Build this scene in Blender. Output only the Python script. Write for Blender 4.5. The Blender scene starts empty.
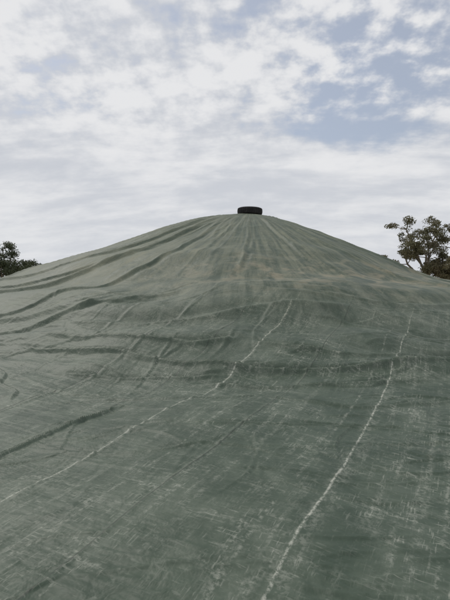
import bpy, math, random
import numpy as np
from mathutils import Vector

rng = np.random.default_rng(7)
random.seed(7)
scene = bpy.context.scene

# ------------------------------------------------------------ helpers
def new_mat(name):
    m = bpy.data.materials.new(name); m.use_nodes = True
    nt = m.node_tree
    for n in list(nt.nodes): nt.nodes.remove(n)
    return m, nt
class NB:
    def __init__(s, nt): s.nt = nt
    def n(s, t, **kw):
        nd = s.nt.nodes.new(t)
        for k, v in kw.items(): setattr(nd, k, v)
        return nd
    def put(s, sock, v):
        if isinstance(v, bpy.types.NodeSocket): s.nt.links.new(v, sock)
        elif v is not None: sock.default_value = v
    def math(s, op, a, b=None, c=None, clamp=False):
        nd = s.n('ShaderNodeMath', operation=op); nd.use_clamp = clamp
        s.put(nd.inputs[0], a)
        if b is not None: s.put(nd.inputs[1], b)
        if c is not None: s.put(nd.inputs[2], c)
        return nd.outputs[0]
    def sstep(s, v, a, b, o0=0.0, o1=1.0):
        nd = s.n('ShaderNodeMapRange', interpolation_type='SMOOTHSTEP')
        s.put(nd.inputs[0], v)
        nd.inputs[1].default_value = a; nd.inputs[2].default_value = b
        nd.inputs[3].default_value = o0; nd.inputs[4].default_value = o1
        return nd.outputs[0]
    def noise(s, vec, scale, detail=4, rough=0.5, dist=0.0, dim='3D'):
        nd = s.n('ShaderNodeTexNoise', noise_dimensions=dim)
        s.put(nd.inputs['Vector'], vec)
        nd.inputs['Scale'].default_value = scale; nd.inputs['Detail'].default_value = detail
        nd.inputs['Roughness'].default_value = rough; nd.inputs['Distortion'].default_value = dist
        return nd.outputs[0]
    def mix(s, f, a, b, blend='MIX'):
        nd = s.n('ShaderNodeMix', data_type='RGBA', blend_type=blend)
        s.put(nd.inputs[0], f); s.put(nd.inputs[6], a); s.put(nd.inputs[7], b)
        return nd.outputs[2]
    def comb(s, x, y, z=0.0):
        nd = s.n('ShaderNodeCombineXYZ')
        s.put(nd.inputs[0], x); s.put(nd.inputs[1], y); s.put(nd.inputs[2], z)
        return nd.outputs[0]
def C(r, g, b): return (r, g, b, 1.0)

def mesh_obj(name, verts, faces, mats, mat_idx=None, smooth=False):
    me = bpy.data.meshes.new(name)
    me.from_pydata(verts, [], faces)
    for m in mats: me.materials.append(m)
    if mat_idx is not None: me.polygons.foreach_set('material_index', mat_idx)
    if smooth: me.polygons.foreach_set('use_smooth', [True]*len(me.polygons))
    me.update()
    ob = bpy.data.objects.new(name, me)
    scene.collection.objects.link(ob)
    return ob

# ------------------------------------------------------------ tarp surface (covered grain pile)
APX, APY, APZ = 0.88, 17.0, 4.32

def vnoise(x, y, seed):
    r = np.random.default_rng(seed)
    T = r.random((64, 64))
    xi = np.floor(x).astype(int); yi = np.floor(y).astype(int)
    fx = x-xi; fy = y-yi
    fx = fx*fx*fx*(fx*(fx*6-15)+10); fy = fy*fy*fy*(fy*(fy*6-15)+10)
    a = T[xi % 64, yi % 64]; b = T[(xi+1) % 64, yi % 64]
    c = T[xi % 64, (yi+1) % 64]; d = T[(xi+1) % 64, (yi+1) % 64]
    return (a*(1-fx)+b*fx)*(1-fy)+(c*(1-fx)+d*fx)*fy - 0.5

def smax(a, b, k):
    h = np.clip(0.5+0.5*(a-b)/k, 0, 1)
    return b*(1-h)+a*h+k*h*(1-h)

AXL, AXR = 1.30, 0.95
def ell(x, y):
    dx = x-APX; dy = y-APY
    w = 1/(1+np.exp(-dx/0.6)); ax = AXL*(1-w)+AXR*w
    return np.sqrt((dx/ax)**2+dy**2)

def big(x, y):
    r = ell(x, y)
    cone = APZ+0.37 - 0.405*np.sqrt(r*r+0.85)
    # the crest runs on a little to the left before it drops
    cone += 0.20*np.exp(-((x-APX+2.3)/1.6)**2-((y-APY-0.3)/2.0)**2)
    base = 0.06*np.clip(y, -6, 12) + 0.025*np.clip(-x-2, 0, 8)*np.clip((y-2)/6, 0, 1) - 0.05*np.clip(x-4, 0, 9)*np.clip((y-6)/6, 0, 1)
    z = smax(cone, base, 0.40)
    nz = vnoise(x*0.45+3, y*0.45, 5)
    z += 0.17*np.exp(-((r-8.0+1.6*nz)/0.95)**2)*(0.9+0.9*vnoise(x*0.4+1, y*0.3, 9))
    z -= 0.09*np.exp(-((r-6.4+1.6*nz)/0.8)**2)
    # the sheet bags out above the foot of the pile and hangs over a lip
    lip = 6.35+0.12*np.sin(x*1.1+0.6)+0.5*np.clip((-x-0.2)/2.5, 0, 1.4)+0.10*np.clip(x-2.5, 0, 4)
    d = y-lip
    z += np.where(d > 0, 0.085*np.exp(-(d/1.1)), 0.085*np.exp(-(d/0.18)**2))*np.clip((x+4.5)/1.5, 0, 1)*(0.8+1.1*vnoise(x*1.1, y*0.2, 19))
    # soft horizontal swags between lip and shoulder
    z += 0.04*np.sin((y+0.25*np.sin(x*0.7+1)+1.1*vnoise(x*0.5, y*0.5, 31))*5.2)*np.exp(-((y-8.0)/1.4)**2)*(0.6+1.4*np.abs(vnoise(x*0.6, y*0.4, 33)))
    # undulations where the sheet rests on loose grain
    z += 0.17*vnoise(x*0.55+9, y*0.65+4, 1)*np.clip((r-2)/4, 0, 1)
    z += 0.10*vnoise(x*0.8+2, y*1.6+7, 2)*np.clip((y-2)/5, 0.2, 1)*np.clip(r/6, 0.1, 1)
    z += 0.035*vnoise(x*1.6+2, y*2.6+7, 3)*np.clip((y-2)/5, 0.3, 1)*np.clip(r/7, 0, 1)
    # far edges come down to the ground
    e = np.clip((np.abs(x-APX)-15)/4, 0, 1)+np.clip((y-27)/4, 0, 1)+np.clip((-y-3)/3, 0, 1)
    z = z - 0.9*np.clip(e, 0, 1)**1.5
    return z

ys = [-6.0]
while ys[-1] < 32:
    y = ys[-1]
    if y < 1.2: st = 0.09
    elif y < 18: st = 0.009+0.0019*max(0, y-1.2)
    else: st = 0.12
    ys.append(y+st)
ys = np.array(ys); NX = 860
s = np.linspace(-1, 1, NX)
half = 4.0+0.78*np.clip(ys, 0, 22)
X = s[None, :]*half[:, None]+0.3; Y = np.repeat(ys[:, None], NX, 1)
Z = big(X, Y)
Xf = X.ravel(); Yf = Y.ravel(); D = np.zeros_like(Xf)
rowstart = lambda y: int(np.searchsorted(ys, y))*NX

def smooth_poly(pts, n, jit):
    pts = np.array(pts, float); P = np.vstack([2*pts[0]-pts[1], pts, 2*pts[-1]-pts[-2]])
    out = []
    m = len(pts)-1
    for i in range(m):
        for t in np.linspace(0, 1, n, endpoint=False):
            a, b, c, d = P[i], P[i+1], P[i+2], P[i+3]
            out.append(0.5*((2*b)+(-a+c)*t+(2*a-5*b+4*c-d)*t*t+(-a+3*b-3*c+d)*t**3))
    out.append(pts[-1]); out = np.array(out)
    ph = rng.random(4)*6.28; L = np.linspace(0, 1, len(out))*np.linalg.norm(pts[-1]-pts[0])
    dirv = pts[-1]-pts[0]; nrm = np.array([-dirv[1], dirv[0]])/max(1e-6, np.linalg.norm(dirv))
    w = jit*(np.sin(L*3.1+ph[0])+0.5*np.sin(L*7.3+ph[1]))
    return out+nrm[None]*w[:, None]

def fold(pts, amp, w, n=6, jit=0.02, trough=0.45, w_end=None, a_end=1.0, taper=0.18, side=1):
    P = smooth_poly(pts, n, jit)
    w1 = w if w_end is None else w_end
    wm = max(w, w1)*4.5
    lo = P.min(0)-wm; hi = P.max(0)+wm
    i0, i1 = rowstart(lo[1]), min(len(Xf), rowstart(hi[1])+NX)
    if i1 <= i0: return
    sub = np.nonzero((Xf[i0:i1] > lo[0]) & (Xf[i0:i1] < hi[0]))[0]+i0
    if len(sub) == 0: return
    x = Xf[sub]; y = Yf[sub]
    best = np.full(len(sub), 1e9); T = np.zeros(len(sub)); S = np.zeros(len(sub))
    m = len(P)-1
    for i in range(m):
        a = P[i]; d = P[i+1]-a; L2 = d@d+1e-12
        t = np.clip(((x-a[0])*d[0]+(y-a[1])*d[1])/L2, 0, 1)
        ex = x-a[0]-t*d[0]; ey = y-a[1]-t*d[1]
        dd = ex*ex+ey*ey; k = dd < best
        best = np.where(k, dd, best); T = np.where(k, (i+t)/m, T)
        S = np.where(k, np.sign(d[0]*ey-d[1]*ex), S)
    dist = np.sqrt(best)*S*side
    W = w*(1-T)+w1*T; A = amp*(1-T+a_end*T)
    A = A*np.clip(T/taper, 0, 1)**0.7*np.clip((1-T)/taper, 0, 1)**0.7
    h = np.exp(-(np.abs(dist)/W)**1.5) - trough*np.exp(-((dist-1.9*W)/(1.3*W))**2)
    D[sub] += A*h

# pleats radiating from the peak: many shallow, a few deeper
n = 210
for i in range(n):
    th = -math.pi + 2*math.pi*(i+rng.random()*0.9)/n
    r0 = rng.uniform(0.25, 1.2) if rng.random() < 0.6 else rng.uniform(1.2, 4.0)
    r1 = r0+rng.uniform(2.0, 5.8); r1 = min(r1, 7.6)
    pts = []
    bend = rng.normal(0, 0.07)
    for q in np.linspace(0, 1, 5):
        r = r0+(r1-r0)*q; a = th+bend*q*q
        ax = AXL if math.sin(a) < 0 else AXR
        pts.append((APX+math.sin(a)*r*ax, APY-math.cos(a)*r))
    bigp = rng.random() < 0.10
    fold(pts, rng.uniform(0.028, 0.040) if bigp else rng.uniform(0.008, 0.020), rng.uniform(0.024, 0.034), n=5, jit=0.02,
         w_end=rng.uniform(0.03, 0.07), a_end=rng.uniform(0.3, 1.0), side=random.choice([-1, 1]))
for pts, a, w in [
    ([(-0.4, 16.2), (-3.0, 13.6), (-6.5, 12.4), (-11, 12.6)], 0.06, 0.08),
    ([(-0.2, 15.9), (-2.6, 12.6), (-5.4, 10.8), (-9, 10.2)], 0.07, 0.08),
    ([(0.0, 15.5), (-1.5, 12.0), (-3.8, 9.6), (-6.4, 8.2)], 0.045, 0.06),
    ([(-3.0, 12.2), (-5.5, 11.6), (-8.5, 11.7)], 0.05, 0.06),
    ([(-2.2, 9.2), (-3.8, 8.2), (-5.6, 7.6)], 0.05, 0.06),
    ([(-0.8, 9.4), (-2.8, 8.9), (-5.0, 8.9)], 0.05, 0.09),
    ([(1.6, 15.8), (3.2, 12.8), (5.6, 10.6), (7.8, 9.8)], 0.06, 0.06),
    ([(1.9, 16.2), (4.4, 14.0), (7.6, 12.6), (10, 12.0)], 0.06, 0.06),
    ([(1.2, 15.4), (1.9, 12.5), (2.9, 10.2)], 0.05, 0.05),
    ([(0.8, 15.6), (0.6, 12.8), (0.3, 10.4)], 0.03, 0.05),
    ([(-3.4, 8.3), (-1.2, 7.9), (0.6, 8.3), (2.4, 8.5)], 0.06, 0.10),
    ([(0.2, 9.3), (1.8, 8.9), (3.6, 9.0), (5.2, 9.6)], 0.06, 0.10),
    ([(1.6, 8.2), (2.8, 7.7), (4.2, 7.9), (5.6, 8.5)], 0.06, 0.07),
    # the long sag fold across the middle of the view
    ([(-3.3, 7.30), (-2.4, 7.1), (-1.3, 6.75), (-0.4, 6.45), (0.8, 6.25), (2.2, 6.3), (3.6, 6.45), (4.6, 6.7)], 0.075, 0.038),
    ([(-3.2, 7.8), (-1.8, 7.35), (-0.6, 7.1), (0.2, 7.15)], 0.06, 0.045),
    ([(0.4, 7.1), (1.4, 6.75), (2.4, 6.75), (4.2, 7.2)], 0.06, 0.045),
    ([(-0.4, 5.95), (0.9, 5.75), (2.9, 5.95)], 0.04, 0.032),
    ([(-2.5, 6.4), (-1.0, 6.15), (0.0, 6.15)], 0.04, 0.035),
    ([(0.4, 5.25), (1.6, 5.05), (2.9, 5.35)], 0.03, 0.028),
    ([(-1.8, 5.5), (-0.6, 5.25), (0.5, 5.45)], 0.028, 0.028),
    ([(-0.9, 4.5), (0.1, 4.35), (1.0, 4.5), (1.9, 4.4)], 0.018, 0.022),
    ([(-1.7, 4.0), (-0.9, 3.85), (-0.2, 3.95)], 0.014, 0.02),
    ([(0.3, 3.5), (1.0, 3.4), (1.7, 3.55)], 0.012, 0.018),
    # strong diagonal lap at the left and S-shaped fold
    ([(-2.4, 2.8), (-1.86, 3.86), (-1.5, 4.5), (-1.15, 5.2)], 0.040, 0.017),
    ([(-3.35, 6.7), (-3.0, 6.35), (-2.88, 5.9), (-2.55, 5.65), (-2.45, 5.3)], 0.028, 0.020),
    ([(-2.85, 5.0), (-2.5, 4.9), (-2.3, 4.5)], 0.02, 0.02),
]:
    fold(pts, a, w, n=7, jit=0.02, taper=0.12, trough=0.6)
# wandering creases over the flat apron
for i in range(380):
    y = 1.3+ (9.5-1.3)*rng.random()**1.1
    x = rng.uniform(-0.62, 0.62)*y+0.2
    k = rng.random()
    sc = 0.35+0.11*y
    if k < 0.74: ang = rng.normal(0.0, 0.22)
    elif k < 0.90: ang = math.atan2(1, 0.51)+rng.normal(0, 0.10)
    else: ang = rng.uniform(0, math.pi)
    L = sc*rng.uniform(0.5, 2.3)
    c, sn = math.cos(ang), math.sin(ang); b = rng.normal(0, 0.10)*L
    pts = [(x-c*L/2, y-sn*L/2), (x-sn*b, y+c*b), (x+c*L/2, y+sn*L/2)]
    fold(pts, rng.uniform(0.003, 0.010)*(0.6+0.15*y), rng.uniform(0.008, 0.020)*(0.7+0.12*y), n=5, jit=0.012,
         trough=rng.uniform(0.2, 0.7), side=random.choice([-1, 1]), taper=0.4)
# stiff welded seams running along the sheet (parallel, about 0.9 m apart)
for c, a in [(-6.0, .012), (-4.95, .012), (-3.05, .006), (-2.07, .008), (-0.93, .003), (-0.02, .007), (1.0, .010), (2.1, .01)]:
    pts = [(c+0.51*y, y) for y in (0.8, 2.5, 4.5, 6.5, 9.0)]
    fold(pts, a, 0.010, n=6, jit=0.004, taper=0.03, trough=0.5, w_end=0.03)

Zf = Z.ravel()+D
Zf += 0.012*vnoise(Xf*5, Yf*6, 11)*np.clip((Yf-0)/5, 0.3, 1)*np.clip((17-Yf)/5+0.2, 0.2, 1) + 0.003*vnoise(Xf*11+3, Yf*12, 12)

NY = len(ys)
me = bpy.data.meshes.new('tarpaulin_grain_pile')
nv = NX*NY; me.vertices.add(nv)
co = np.stack([Xf, Yf, Zf], 1).astype(np.float32); me.vertices.foreach_set('co', co.ravel())
idx = np.arange(nv).reshape(NY, NX)
q = np.stack([idx[:-1, :-1], idx[:-1, 1:], idx[1:, 1:], idx[1:, :-1]], -1).reshape(-1, 4)
nf = len(q); me.loops.add(nf*4); me.polygons.add(nf)
me.loops.foreach_set('vertex_index', q.ravel().astype(np.int32))
me.polygons.foreach_set('loop_start', (np.arange(nf)*4).astype(np.int32))
me.polygons.foreach_set('use_smooth', np.ones(nf, bool))
me.update(calc_edges=True)
tarp = bpy.data.objects.new('tarpaulin_covered_grain_pile', me); scene.collection.objects.link(tarp)

# tarp material
m, nt = new_mat('green_tarpaulin'); b = NB(nt)
out = b.n('ShaderNodeOutputMaterial'); bs = b.n('ShaderNodeBsdfPrincipled')
nt.links.new(bs.outputs[0], out.inputs[0])
tc = b.n('ShaderNodeTexCoord'); obj = tc.outputs['Object']
sep = b.n('ShaderNodeSeparateXYZ'); nt.links.new(obj, sep.inputs[0])
x, y, z = sep.outputs
n_big = b.noise(obj, 0.5, 3, 0.55)
n_mid = b.noise(obj, 2.2, 4, 0.62, 0.6)
n_fine = b.noise(obj, 34, 3, 0.7)
n_brk = b.noise(obj, 10, 4, 0.72)
wob = b.math('ADD', b.math('MULTIPLY', b.math('SUBTRACT', n_big, 0.5), 0.12), b.math('MULTIPLY', b.math('SUBTRACT', n_brk, 0.5), 0.014))
sx = b.math('ADD', b.math('SUBTRACT', x, b.math('MULTIPLY', y, 0.51)), wob)  # across the sheet
al = b.math('ADD', y, b.math('MULTIPLY', x, 0.51))                           # along the sheet
strv = b.comb(sx, b.math('MULTIPLY', al, 0.08), 0.0)
crsv = b.comb(b.math('MULTIPLY', sx, 0.12), al, 0.0)
n_str = b.noise(strv, 9, 4, 0.7, 0.0, '2D')
n_str2 = b.noise(strv, 60, 2, 0.6, 0.0, '2D')
n_crs = b.noise(crsv, 9, 4, 0.7, 0.0, '2D')
n_crs2 = b.noise(crsv, 50, 2, 0.6, 0.0, '2D')
dx = b.math('SUBTRACT', x, APX); dy = b.math('SUBTRACT', APY, y)
th = b.math('ARCTAN2', dx, dy)
rr = b.math('SQRT', b.math('ADD', b.math('MULTIPLY', dx, dx), b.math('MULTIPLY', dy, dy)))
n_rad = b.noise(b.comb(b.math('MULTIPLY', th, 20.0), b.math('MULTIPLY', rr, 0.30), 0.0), 1.6, 4, 0.7, 0.0, '2D')
spk = b.sstep(n_fine, 0.38, 0.58, 0.15, 1.0)
def line(c, w, strength, thr=(0.40, 0.6)):
    d = b.math('ABSOLUTE', b.math('SUBTRACT', sx, c))
    core = b.sstep(d, 0.0, w, 1.0, 0.0)
    return b.math('MULTIPLY', b.math('MULTIPLY', core, b.sstep(n_brk, *thr)), strength)
lines = None
for args in [(-0.93, 0.021, 0.95, (0.30, 0.52)), (-0.90, 0.14, 0.32), (-1.20, 0.03, 0.40), (-3.08, 0.026, 0.95, (0.28, 0.52)),
             (-3.08, 0.18, 0.34), (-2.72, 0.05, 0.28), (-0.10, 0.03, 0.45), (-0.25, 0.06, 0.30), (-2.40, 0.025, 0.40), (-1.75, 0.05, 0.28),
             (-4.1, 0.04, 0.38), (-4.95, 0.05, 0.3), (1.0, 0.05, 0.3)]:
    l = line(*args)
    lines = l if lines is None else b.math('MAXIMUM', lines, l)
farfade = b.sstep(y, 7.6, 9.6, 1.0, 0.12)
lines = b.math('MULTIPLY', b.math('MULTIPLY', lines, farfade), spk)
patch = b.sstep(b.noise(obj, 1.1, 3, 0.6), 0.40, 0.62, 0.30, 1.0)
film = b.math('MULTIPLY', b.sstep(n_mid, 0.38, 0.72), b.sstep(n_big, 0.3, 0.7, 0.3, 0.95))
scuff = b.math('MULTIPLY', b.sstep(n_str, 0.48, 0.74), b.sstep(n_fine, 0.36, 0.66))
scuff2 = b.math('MULTIPLY', b.sstep(n_crs, 0.50, 0.74), b.sstep(n_fine, 0.36, 0.66))
scratch = b.math('MULTIPLY', b.math('MAXIMUM', b.sstep(n_str2, 0.56, 0.72), b.sstep(n_crs2, 0.56, 0.72)), b.sstep(n_brk, 0.42, 0.60))
sc = b.math('ADD', b.math('MULTIPLY', scuff, 0.40), b.math('MULTIPLY', scuff2, 0.40))
sc = b.math('ADD', sc, b.math('MULTIPLY', scratch, 0.36))
dust = b.math('ADD', b.math('MULTIPLY', film, 0.12), b.math('MULTIPLY', sc, patch))
upz = b.sstep(z, 0.3, 2.4, 0.0, 1.0)
up = b.math('MULTIPLY', upz, b.sstep(n_rad, 0.32, 0.66, 0.08, 1.0))
up = b.math('MULTIPLY', up, b.sstep(n_big, 0.35, 0.65, 0.6, 1.0))
dust = b.math('ADD', b.math('MULTIPLY', dust, b.sstep(z, 0.6, 2.0, 1.0, 0.40)), b.math('MULTIPLY', up, 0.42))
dust = b.math('MAXIMUM', dust, lines, clamp=True)
base = b.mix(b.sstep(n_mid, 0.3, 0.7), C(0.037, 0.060, 0.038), C(0.052, 0.079, 0.051))
dcol = b.mix(upz, C(0.42, 0.43, 0.37), C(0.31, 0.31, 0.225))
col = b.mix(dust, base, dcol)
# tan grain dust that has settled in the hollow above the shoulder
tan = b.math('MULTIPLY', b.sstep(b.math('ABSOLUTE', b.math('SUBTRACT', rr, 6.6)), 0.2, 2.0, 1.0, 0.0), b.sstep(n_mid, 0.44, 0.66))
tan = b.math('MULTIPLY', tan, b.sstep(x, -3.0, 1.5, 0.15, 0.6))
col = b.mix(tan, col, C(0.27, 0.235, 0.16))
ds = None
for c in (-2.07, -3.86, -0.02, -5.0, 1.05):
    l = b.sstep(b.math('ABSOLUTE', b.math('SUBTRACT', sx, c)), 0.003, 0.013, 1.0, 0.0)
    ds = l if ds is None else b.math('MAXIMUM', ds, l)
col = b.mix(b.math('MULTIPLY', b.math('MULTIPLY', ds, 0.6), farfade), col, C(0.02, 0.03, 0.02))
b.put(bs.inputs['Base Color'], col)
b.put(bs.inputs['Roughness'], b.math('ADD', 0.54, b.math('MULTIPLY', dust, 0.4)))
bs.inputs['Specular IOR Level'].default_value = 0.42
hn1 = b.noise(crsv, 5.0, 3, 0.6, 0.0, '2D'); hn2 = b.noise(obj, 4.0, 4, 0.6, 0.3)
hgt = b.math('ADD', b.math('MULTIPLY', hn1, 0.022), b.math('MULTIPLY', hn2, 0.026))
bp = b.n('ShaderNodeBump'); bp.inputs['Strength'].default_value = 0.8; bp.inputs['Distance'].default_value = 1.0
b.put(bp.inputs['Height'], hgt); nt.links.new(bp.outputs[0], bs.inputs['Normal'])
me.materials.append(m)

# ------------------------------------------------------------ ground
m, nt = new_mat('dry_paddock'); b = NB(nt)
out = b.n('ShaderNodeOutputMaterial'); bs = b.n('ShaderNodeBsdfPrincipled'); nt.links.new(bs.outputs[0], out.inputs[0])
obj = b.n('ShaderNodeTexCoord').outputs['Object']
col = b.mix(b.sstep(b.noise(obj, 0.15, 6, 0.6), 0.35, 0.65), C(0.24, 0.19, 0.11), C(0.16, 0.15, 0.075))
col = b.mix(b.sstep(b.noise(obj, 6, 5, 0.7), 0.4, 0.7), col, C(0.30, 0.25, 0.15))
b.put(bs.inputs['Base Color'], col); bs.inputs['Roughness'].default_value = 0.95
bp = b.n('ShaderNodeBump'); bp.inputs['Distance'].default_value = 0.1; b.put(bp.inputs['Height'], b.noise(obj, 9, 6, 0.7)); nt.links.new(bp.outputs[0], bs.inputs['Normal'])
G = 3000
mesh_obj('ground', [(-G, -G, -0.75), (G, -G, -0.75), (G, G, -0.75), (-G, G, -0.75)], [(0, 1, 2, 3)], [m])

# ------------------------------------------------------------ tyre on the peak
m, nt = new_mat('tyre_rubber'); b = NB(nt)
out = b.n('ShaderNodeOutputMaterial'); bs = b.n('ShaderNodeBsdfPrincipled'); nt.links.new(bs.outputs[0], out.inputs[0])
obj = b.n('ShaderNodeTexCoord').outputs['Object']
b.put(bs.inputs['Base Color'], b.mix(b.sstep(b.noise(obj, 9, 5, 0.6), 0.45, 0.75), C(0.012, 0.012, 0.013), C(0.036, 0.035, 0.034)))
bs.inputs['Roughness'].default_value = 0.8
prof = [(0.235, 0.030), (0.245, 0.012), (0.30, 0.000), (0.36, 0.004), (0.405, 0.022), (0.422, 0.040), (0.424, 0.068), (0.410, 0.070),
        (0.410, 0.078), (0.428, 0.080), (0.430, 0.116), (0.414, 0.118), (0.414, 0.126), (0.430, 0.128), (0.428, 0.164), (0.410, 0.166),
        (0.410, 0.174), (0.424, 0.176), (0.422, 0.204), (0.405, 0.222), (0.36, 0.240), (0.30, 0.244), (0.245, 0.232), (0.235, 0.214),
        (0.25, 0.205), (0.30, 0.222), (0.36, 0.218), (0.392, 0.19), (0.394, 0.054), (0.36, 0.026), (0.30, 0.022), (0.25, 0.039)]
seg = 144; V = []; F = []
for i in range(seg):
    a = 2*math.pi*i/seg; lug = (i % 4 == 0)
    for (r, zz) in prof:
        r_ = r-(0.011 if lug and r > 0.415 else 0)
        V.append((r_*math.cos(a), r_*math.sin(a), zz))
k = len(prof)
for i in range(seg):
    for j in range(k):
        F.append((i*k+j, ((i+1) % seg)*k+j, ((i+1) % seg)*k+(j+1) % k, i*k+(j+1) % k))
tyre = mesh_obj('tyre', V, F, [m])
near = (np.hypot(Xf-APX, Yf-APY) < 0.42)
tyre.location = (APX+0.02, APY, float(np.percentile(Zf[near], 75))-0.02)
tyre.rotation_euler = (math.radians(1.5), math.radians(1.0), 0.3)
tyre.scale = (1.06, 1.06, 1.06)

# ------------------------------------------------------------ trees
def leaf_mat(name, c1, c2, c3):
    m, nt = new_mat(name); b = NB(nt)
    out = b.n('ShaderNodeOutputMaterial'); bs = b.n('ShaderNodeBsdfPrincipled')
    g = b.n('ShaderNodeNewGeometry'); obj = b.n('ShaderNodeTexCoord').outputs['Object']
    c = b.mix(b.sstep(b.noise(obj, 0.8, 3), 0.35, 0.65), c1, c2)
    c = b.mix(b.math('MULTIPLY', g.outputs['Random Per Island'], 0.6), c, c3)
    b.put(bs.inputs['Base Color'], c); bs.inputs['Roughness'].default_value = 0.6
    tr = b.n('ShaderNodeBsdfTranslucent'); b.put(tr.inputs[0], c)
    mx = b.n('ShaderNodeMixShader'); mx.inputs[0].default_value = 0.25
    nt.links.new(bs.outputs[0], mx.inputs[1]); nt.links.new(tr.outputs[0], mx.inputs[2]); nt.links.new(mx.outputs[0], out.inputs[0])
    return m
def bark_mat():
    m, nt = new_mat('gum_bark'); b = NB(nt)
    out = b.n('ShaderNodeOutputMaterial'); bs = b.n('ShaderNodeBsdfPrincipled'); nt.links.new(bs.outputs[0], out.inputs[0])
    obj = b.n('ShaderNodeTexCoord').outputs['Object']
    b.put(bs.inputs['Base Color'], b.mix(b.noise(obj, 3, 5, 0.7), C(0.08, 0.065, 0.05), C(0.26, 0.23, 0.19))); bs.inputs['Roughness'].default_value = 0.9
    return m
BARK = bark_mat()
LEAF_R = leaf_mat('gum_leaves_olive', C(0.11, 0.12, 0.058), C(0.16, 0.15, 0.082), C(0.15, 0.12, 0.068))
LEAF_B = leaf_mat('gum_leaves_brown', C(0.14, 0.125, 0.065), C(0.17, 0.135, 0.078), C(0.12, 0.12, 0.06))
LEAF_L = leaf_mat('tree_leaves_dark', C(0.055, 0.078, 0.038), C(0.085, 0.11, 0.052), C(0.075, 0.075, 0.04))

def tree_geo(rs, base, H, R, crown_lo, nl, leaf, leafs_per, V, F, MI, clump=0.9, mi=1):
    """trunk + forking limbs + clumps of leaves"""
    def tube(p, q, r0, r1, sides=7, segs=4, bend=0.15):
        p = np.array(p); q = np.array(q); L = np.linalg.norm(q-p)
        off = rs.normal(0, bend*L*0.4, 3); off[2] *= 0.3
        rings = []; pts = []
        for i in range(segs+1):
            t = i/segs; c = p+(q-p)*t+off*math.sin(math.pi*t); pts.append(c)
        d = (q-p)/L; u = np.cross(d, [0.3, 0.9, 0.1]); u /= np.linalg.norm(u); v = np.cross(d, u)
        for i, c in enumerate(pts):
            r = r0+(r1-r0)*i/segs; st = len(V)
            for k in range(sides):
                a = 2*math.pi*k/sides; V.append(tuple(c+u*r*math.cos(a)+v*r*math.sin(a)))
            rings.append(st)
        for i in range(segs):
            for k in range(sides):
                F.append((rings[i]+k, rings[i]+(k+1) % sides, rings[i+1]+(k+1) % sides, rings[i+1]+k)); MI.append(0)
        return pts
    base = np.array(base, float)
    fork = base+np.array([rs.normal(0, .3), rs.normal(0, .3), H*crown_lo])
    tr = H*0.026
    tube(base-np.array([0, 0, .3]), fork, tr*1.3, tr*0.85, 9, 5, 0.06)
    tips = []
    for i in range(nl):
        a = 2*math.pi*(i+rs.random()*0.7)/nl; rad = R*rs.uniform(0.3, 0.75)
        h = H*rs.uniform(crown_lo+0.22, 0.88)
        e = base+np.array([math.cos(a)*rad, math.sin(a)*rad, h])
        pp = tube(fork-np.array([0, 0, rs.uniform(0, .12)*H*crown_lo]), e, tr*0.5, tr*0.2, 6, 4, 0.25)
        tips.append(e)
        for j in range(4):
            s0 = pp[rs.integers(2, 5)]
            dirn = rs.normal(0, 1, 3); dirn[2] = abs(dirn[2])*0.7; dirn /= np.linalg.norm(dirn)
            e2 = s0+dirn*R*rs.uniform(0.25, 0.5)+np.array([math.cos(a), math.sin(a), 0])*R*0.12
            e2[2] = min(e2[2], base[2]+H)
            tube(s0, e2, tr*0.2, tr*0.07, 4, 3, 0.2); tips.append(e2)
            for l in range(2):
                dirn = rs.normal(0, 1, 3); dirn /= np.linalg.norm(dirn)
                e3 = e2+dirn*R*rs.uniform(0.12, 0.25); e3[2] = min(e3[2], base[2]+H*1.02)
                tube(e2, e3, tr*0.08, tr*0.03, 3, 2, 0.1); tips.append(e3)
    for t in tips:
        cr = clump*rs.uniform(0.6, 1.25)
        n = int(leafs_per*rs.uniform(0.5, 1.3))
        P = rs.normal(0, 1, (n, 3)); P /= np.linalg.norm(P, axis=1)[:, None]
        P *= (cr*rs.random(n)**0.45)[:, None]; P[:, 2] *= 0.6; P += t
        for p in P:
            d = rs.normal(0, 1, 3); d[2] -= 0.6; d /= np.linalg.norm(d)
            u = np.cross(d, rs.normal(0, 1, 3)); u /= np.linalg.norm(u)
            l = leaf*rs.uniform(0.6, 1.4); w = l*0.34; st = len(V)
            V.extend([tuple(p-d*l*.5), tuple(p+u*w*.5), tuple(p+d*l*.5), tuple(p-u*w*.5)])
            F.append((st, st+1, st+2, st+3)); MI.append(mi)

def tree(name, loc, H, R, seed, mat, crown_lo=0.35, nl=7, leaf=0.34, per=70, clump=0.9):
    V, F, MI = [], [], []
    tree_geo(np.random.default_rng(seed), (0, 0, 0), H, R, crown_lo, nl, leaf, per, V, F, MI, clump)
    ob = mesh_obj(name, V, F, [BARK, mat], MI); ob.location = loc
    return ob
def at(u, d): return (u-225)/466*d
GZ = -0.75
tree('gum_tree', (at(420, 62), 62, GZ), 12.5, 4.8, 3, LEAF_R, 0.32, 9, 0.32, 95, 0.78)
tree('gum_tree', (at(447, 60), 60, GZ), 8.4, 3.2, 6, LEAF_B, 0.3, 8, 0.32, 90, 0.8)
tree('gum_tree', (at(383, 74), 74, GZ), 9.1, 2.2, 8, LEAF_R, 0.4, 5, 0.34, 60, 0.7)
tree('gum_tree', (at(482, 62), 62, GZ), 11.5, 4.5, 12, LEAF_R, 0.3, 7, 0.36, 70, 1.0)
tree('gum_tree', (at(0, 90), 90, GZ), 12.2, 3.8, 21, LEAF_L, 0.25, 8, 0.40, 90, 1.05)
tree('gum_tree', (at(-38, 92), 92, GZ), 13.2, 5.0, 22, LEAF_L, 0.25, 8, 0.42, 90, 1.2)
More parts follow.
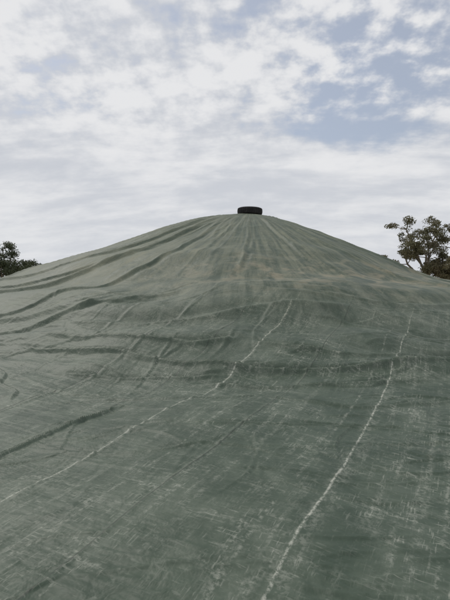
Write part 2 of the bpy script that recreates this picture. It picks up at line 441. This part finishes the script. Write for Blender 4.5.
tree('gum_tree', (at(19, 98), 98, GZ), 10.2, 3.0, 23, LEAF_L, 0.25, 7, 0.42, 90, 1.1)
V, F, MI = [], [], []
rs = np.random.default_rng(44)
for u, h, R in [(28, 9.4, 3.0), (37, 8.9, 3.2), (47, 8.8, 3.0), (57, 9.2, 3.2), (66, 9.0, 3.0), (74, 8.4, 2.6), (84, 6.6, 3), (100, 6, 3), (125, 6, 3), (340, 6, 3), (365, 6.3, 3), (398, 7.0, 3.0), (430, 7.5, 3.2), (455, 7, 3), (-70, 8, 4), (-95, 9, 4)]:
    d = 108+rs.uniform(-4, 6)
    tree_geo(rs, (at(u, d), d, 0), h, R, 0.2, 6, 0.5, 50, V, F, MI, 1.05)
ob = mesh_obj('distant_tree_row', V, F, [BARK, LEAF_L], MI); ob.location = (0, 0, GZ)

# ------------------------------------------------------------ world sky + clouds
SUN_EL, SUN_AZ = 50, -45     # az measured from +Y toward +X
w = bpy.data.worlds.new('World'); scene.world = w; w.use_nodes = True
nt = w.node_tree
for n_ in list(nt.nodes): nt.nodes.remove(n_)
b = NB(nt)
out = b.n('ShaderNodeOutputWorld'); bg = b.n('ShaderNodeBackground'); nt.links.new(bg.outputs[0], out.inputs[0])
sky = b.n('ShaderNodeTexSky'); sky.sky_type = 'NISHITA'; sky.sun_disc = False
sky.sun_elevation = math.radians(SUN_EL); sky.sun_rotation = math.radians(SUN_AZ)
sky.air_density = 1.0; sky.dust_density = 1.5
dv = b.n('ShaderNodeTexCoord').outputs['Generated']
sep = b.n('ShaderNodeSeparateXYZ'); nt.links.new(dv, sep.inputs[0])
x, y, z = sep.outputs
zz = b.math('ADD', b.math('MAXIMUM', z, 0.0), 0.30)
px = b.math('DIVIDE', x, zz); py = b.math('DIVIDE', y, zz)
P = b.comb(px, py, 0.0)
nbig = b.noise(P, 1.6, 4, 0.5, 0.0, '2D')
ncell = b.noise(P, 12.0, 4, 0.55, 0.0, '2D')
wisp = b.noise(b.comb(b.math('ADD', b.math('MULTIPLY', px, 0.7), b.math('MULTIPLY', py, 0.25)), b.math('MULTIPLY', py, 1.7), 0.0), 2.6, 5, 0.58, 0.15, '2D')
pd = Vector((175/466, 1, 180/466)).normalized()
dt = b.n('ShaderNodeVectorMath', operation='DOT_PRODUCT'); nt.links.new(dv, dt.inputs[0]); dt.inputs[1].default_value = pd
clear = b.sstep(dt.outputs['Value'], 0.970, 0.999)
cellw = b.sstep(z, 0.22, 0.42, 0.15, 1.0)
cellc = b.math('MULTIPLY', b.math('SUBTRACT', ncell, 0.5), cellw)
cov = b.math('ADD', b.math('MULTIPLY', nbig, 0.32), b.math('MULTIPLY', wisp, 0.44))
cov = b.math('ADD', cov, b.math('MULTIPLY', cellc, 0.60))
cov = b.math('SUBTRACT', cov, b.math('MULTIPLY', clear, 0.10))
cov = b.math('ADD', cov, b.sstep(z, 0.14, 0.36, 0.22, 0.0))
mask = b.sstep(cov, 0.15, 0.37, 0.48, 1.0)
shade = b.math('ADD', b.math('MULTIPLY', cellc, 1.0), b.math('MULTIPLY', wisp, 0.9))
ccol = b.mix(b.sstep(shade, 0.28, 0.66), C(5.8, 6.05, 6.55), C(7.9, 7.95, 8.1))
low = b.sstep(z, 0.0, 0.28, 1.0, 0.0)
ccol = b.mix(b.math('MULTIPLY', low, 0.5), ccol, C(7.0, 7.2, 7.5))
skyc = b.mix(mask, sky.outputs[0], ccol)
b.put(bg.inputs[0], skyc); bg.inputs[1].default_value = 0.1

sd = bpy.data.lights.new('sun', 'SUN'); sd.energy = 1.4; sd.angle = math.radians(12); sd.color = (1, 0.95, 0.87)
so = bpy.data.objects.new('sun', sd); scene.collection.objects.link(so)
el, az = math.radians(SUN_EL), math.radians(SUN_AZ)
sv = Vector((math.sin(az)*math.cos(el), math.cos(az)*math.cos(el), math.sin(el)))
so.rotation_euler = (-sv).to_track_quat('-Z', 'Y').to_euler(); so.location = (0, 0, 30)

# ------------------------------------------------------------ camera
cd = bpy.data.cameras.new('camera'); cam = bpy.data.objects.new('camera', cd); scene.collection.objects.link(cam)
cd.sensor_fit = 'VERTICAL'; cd.sensor_height = 36; cd.lens = 28.0; cd.clip_end = 8000; cd.clip_start = 0.05
cam.location = (0, 0, 1.6); cam.rotation_euler = (math.radians(90-1.23), 0, 0)
scene.camera = cam
scene.view_settings.view_transform = 'Standard'; scene.view_settings.look = 'None'; scene.view_settings.exposure = 0
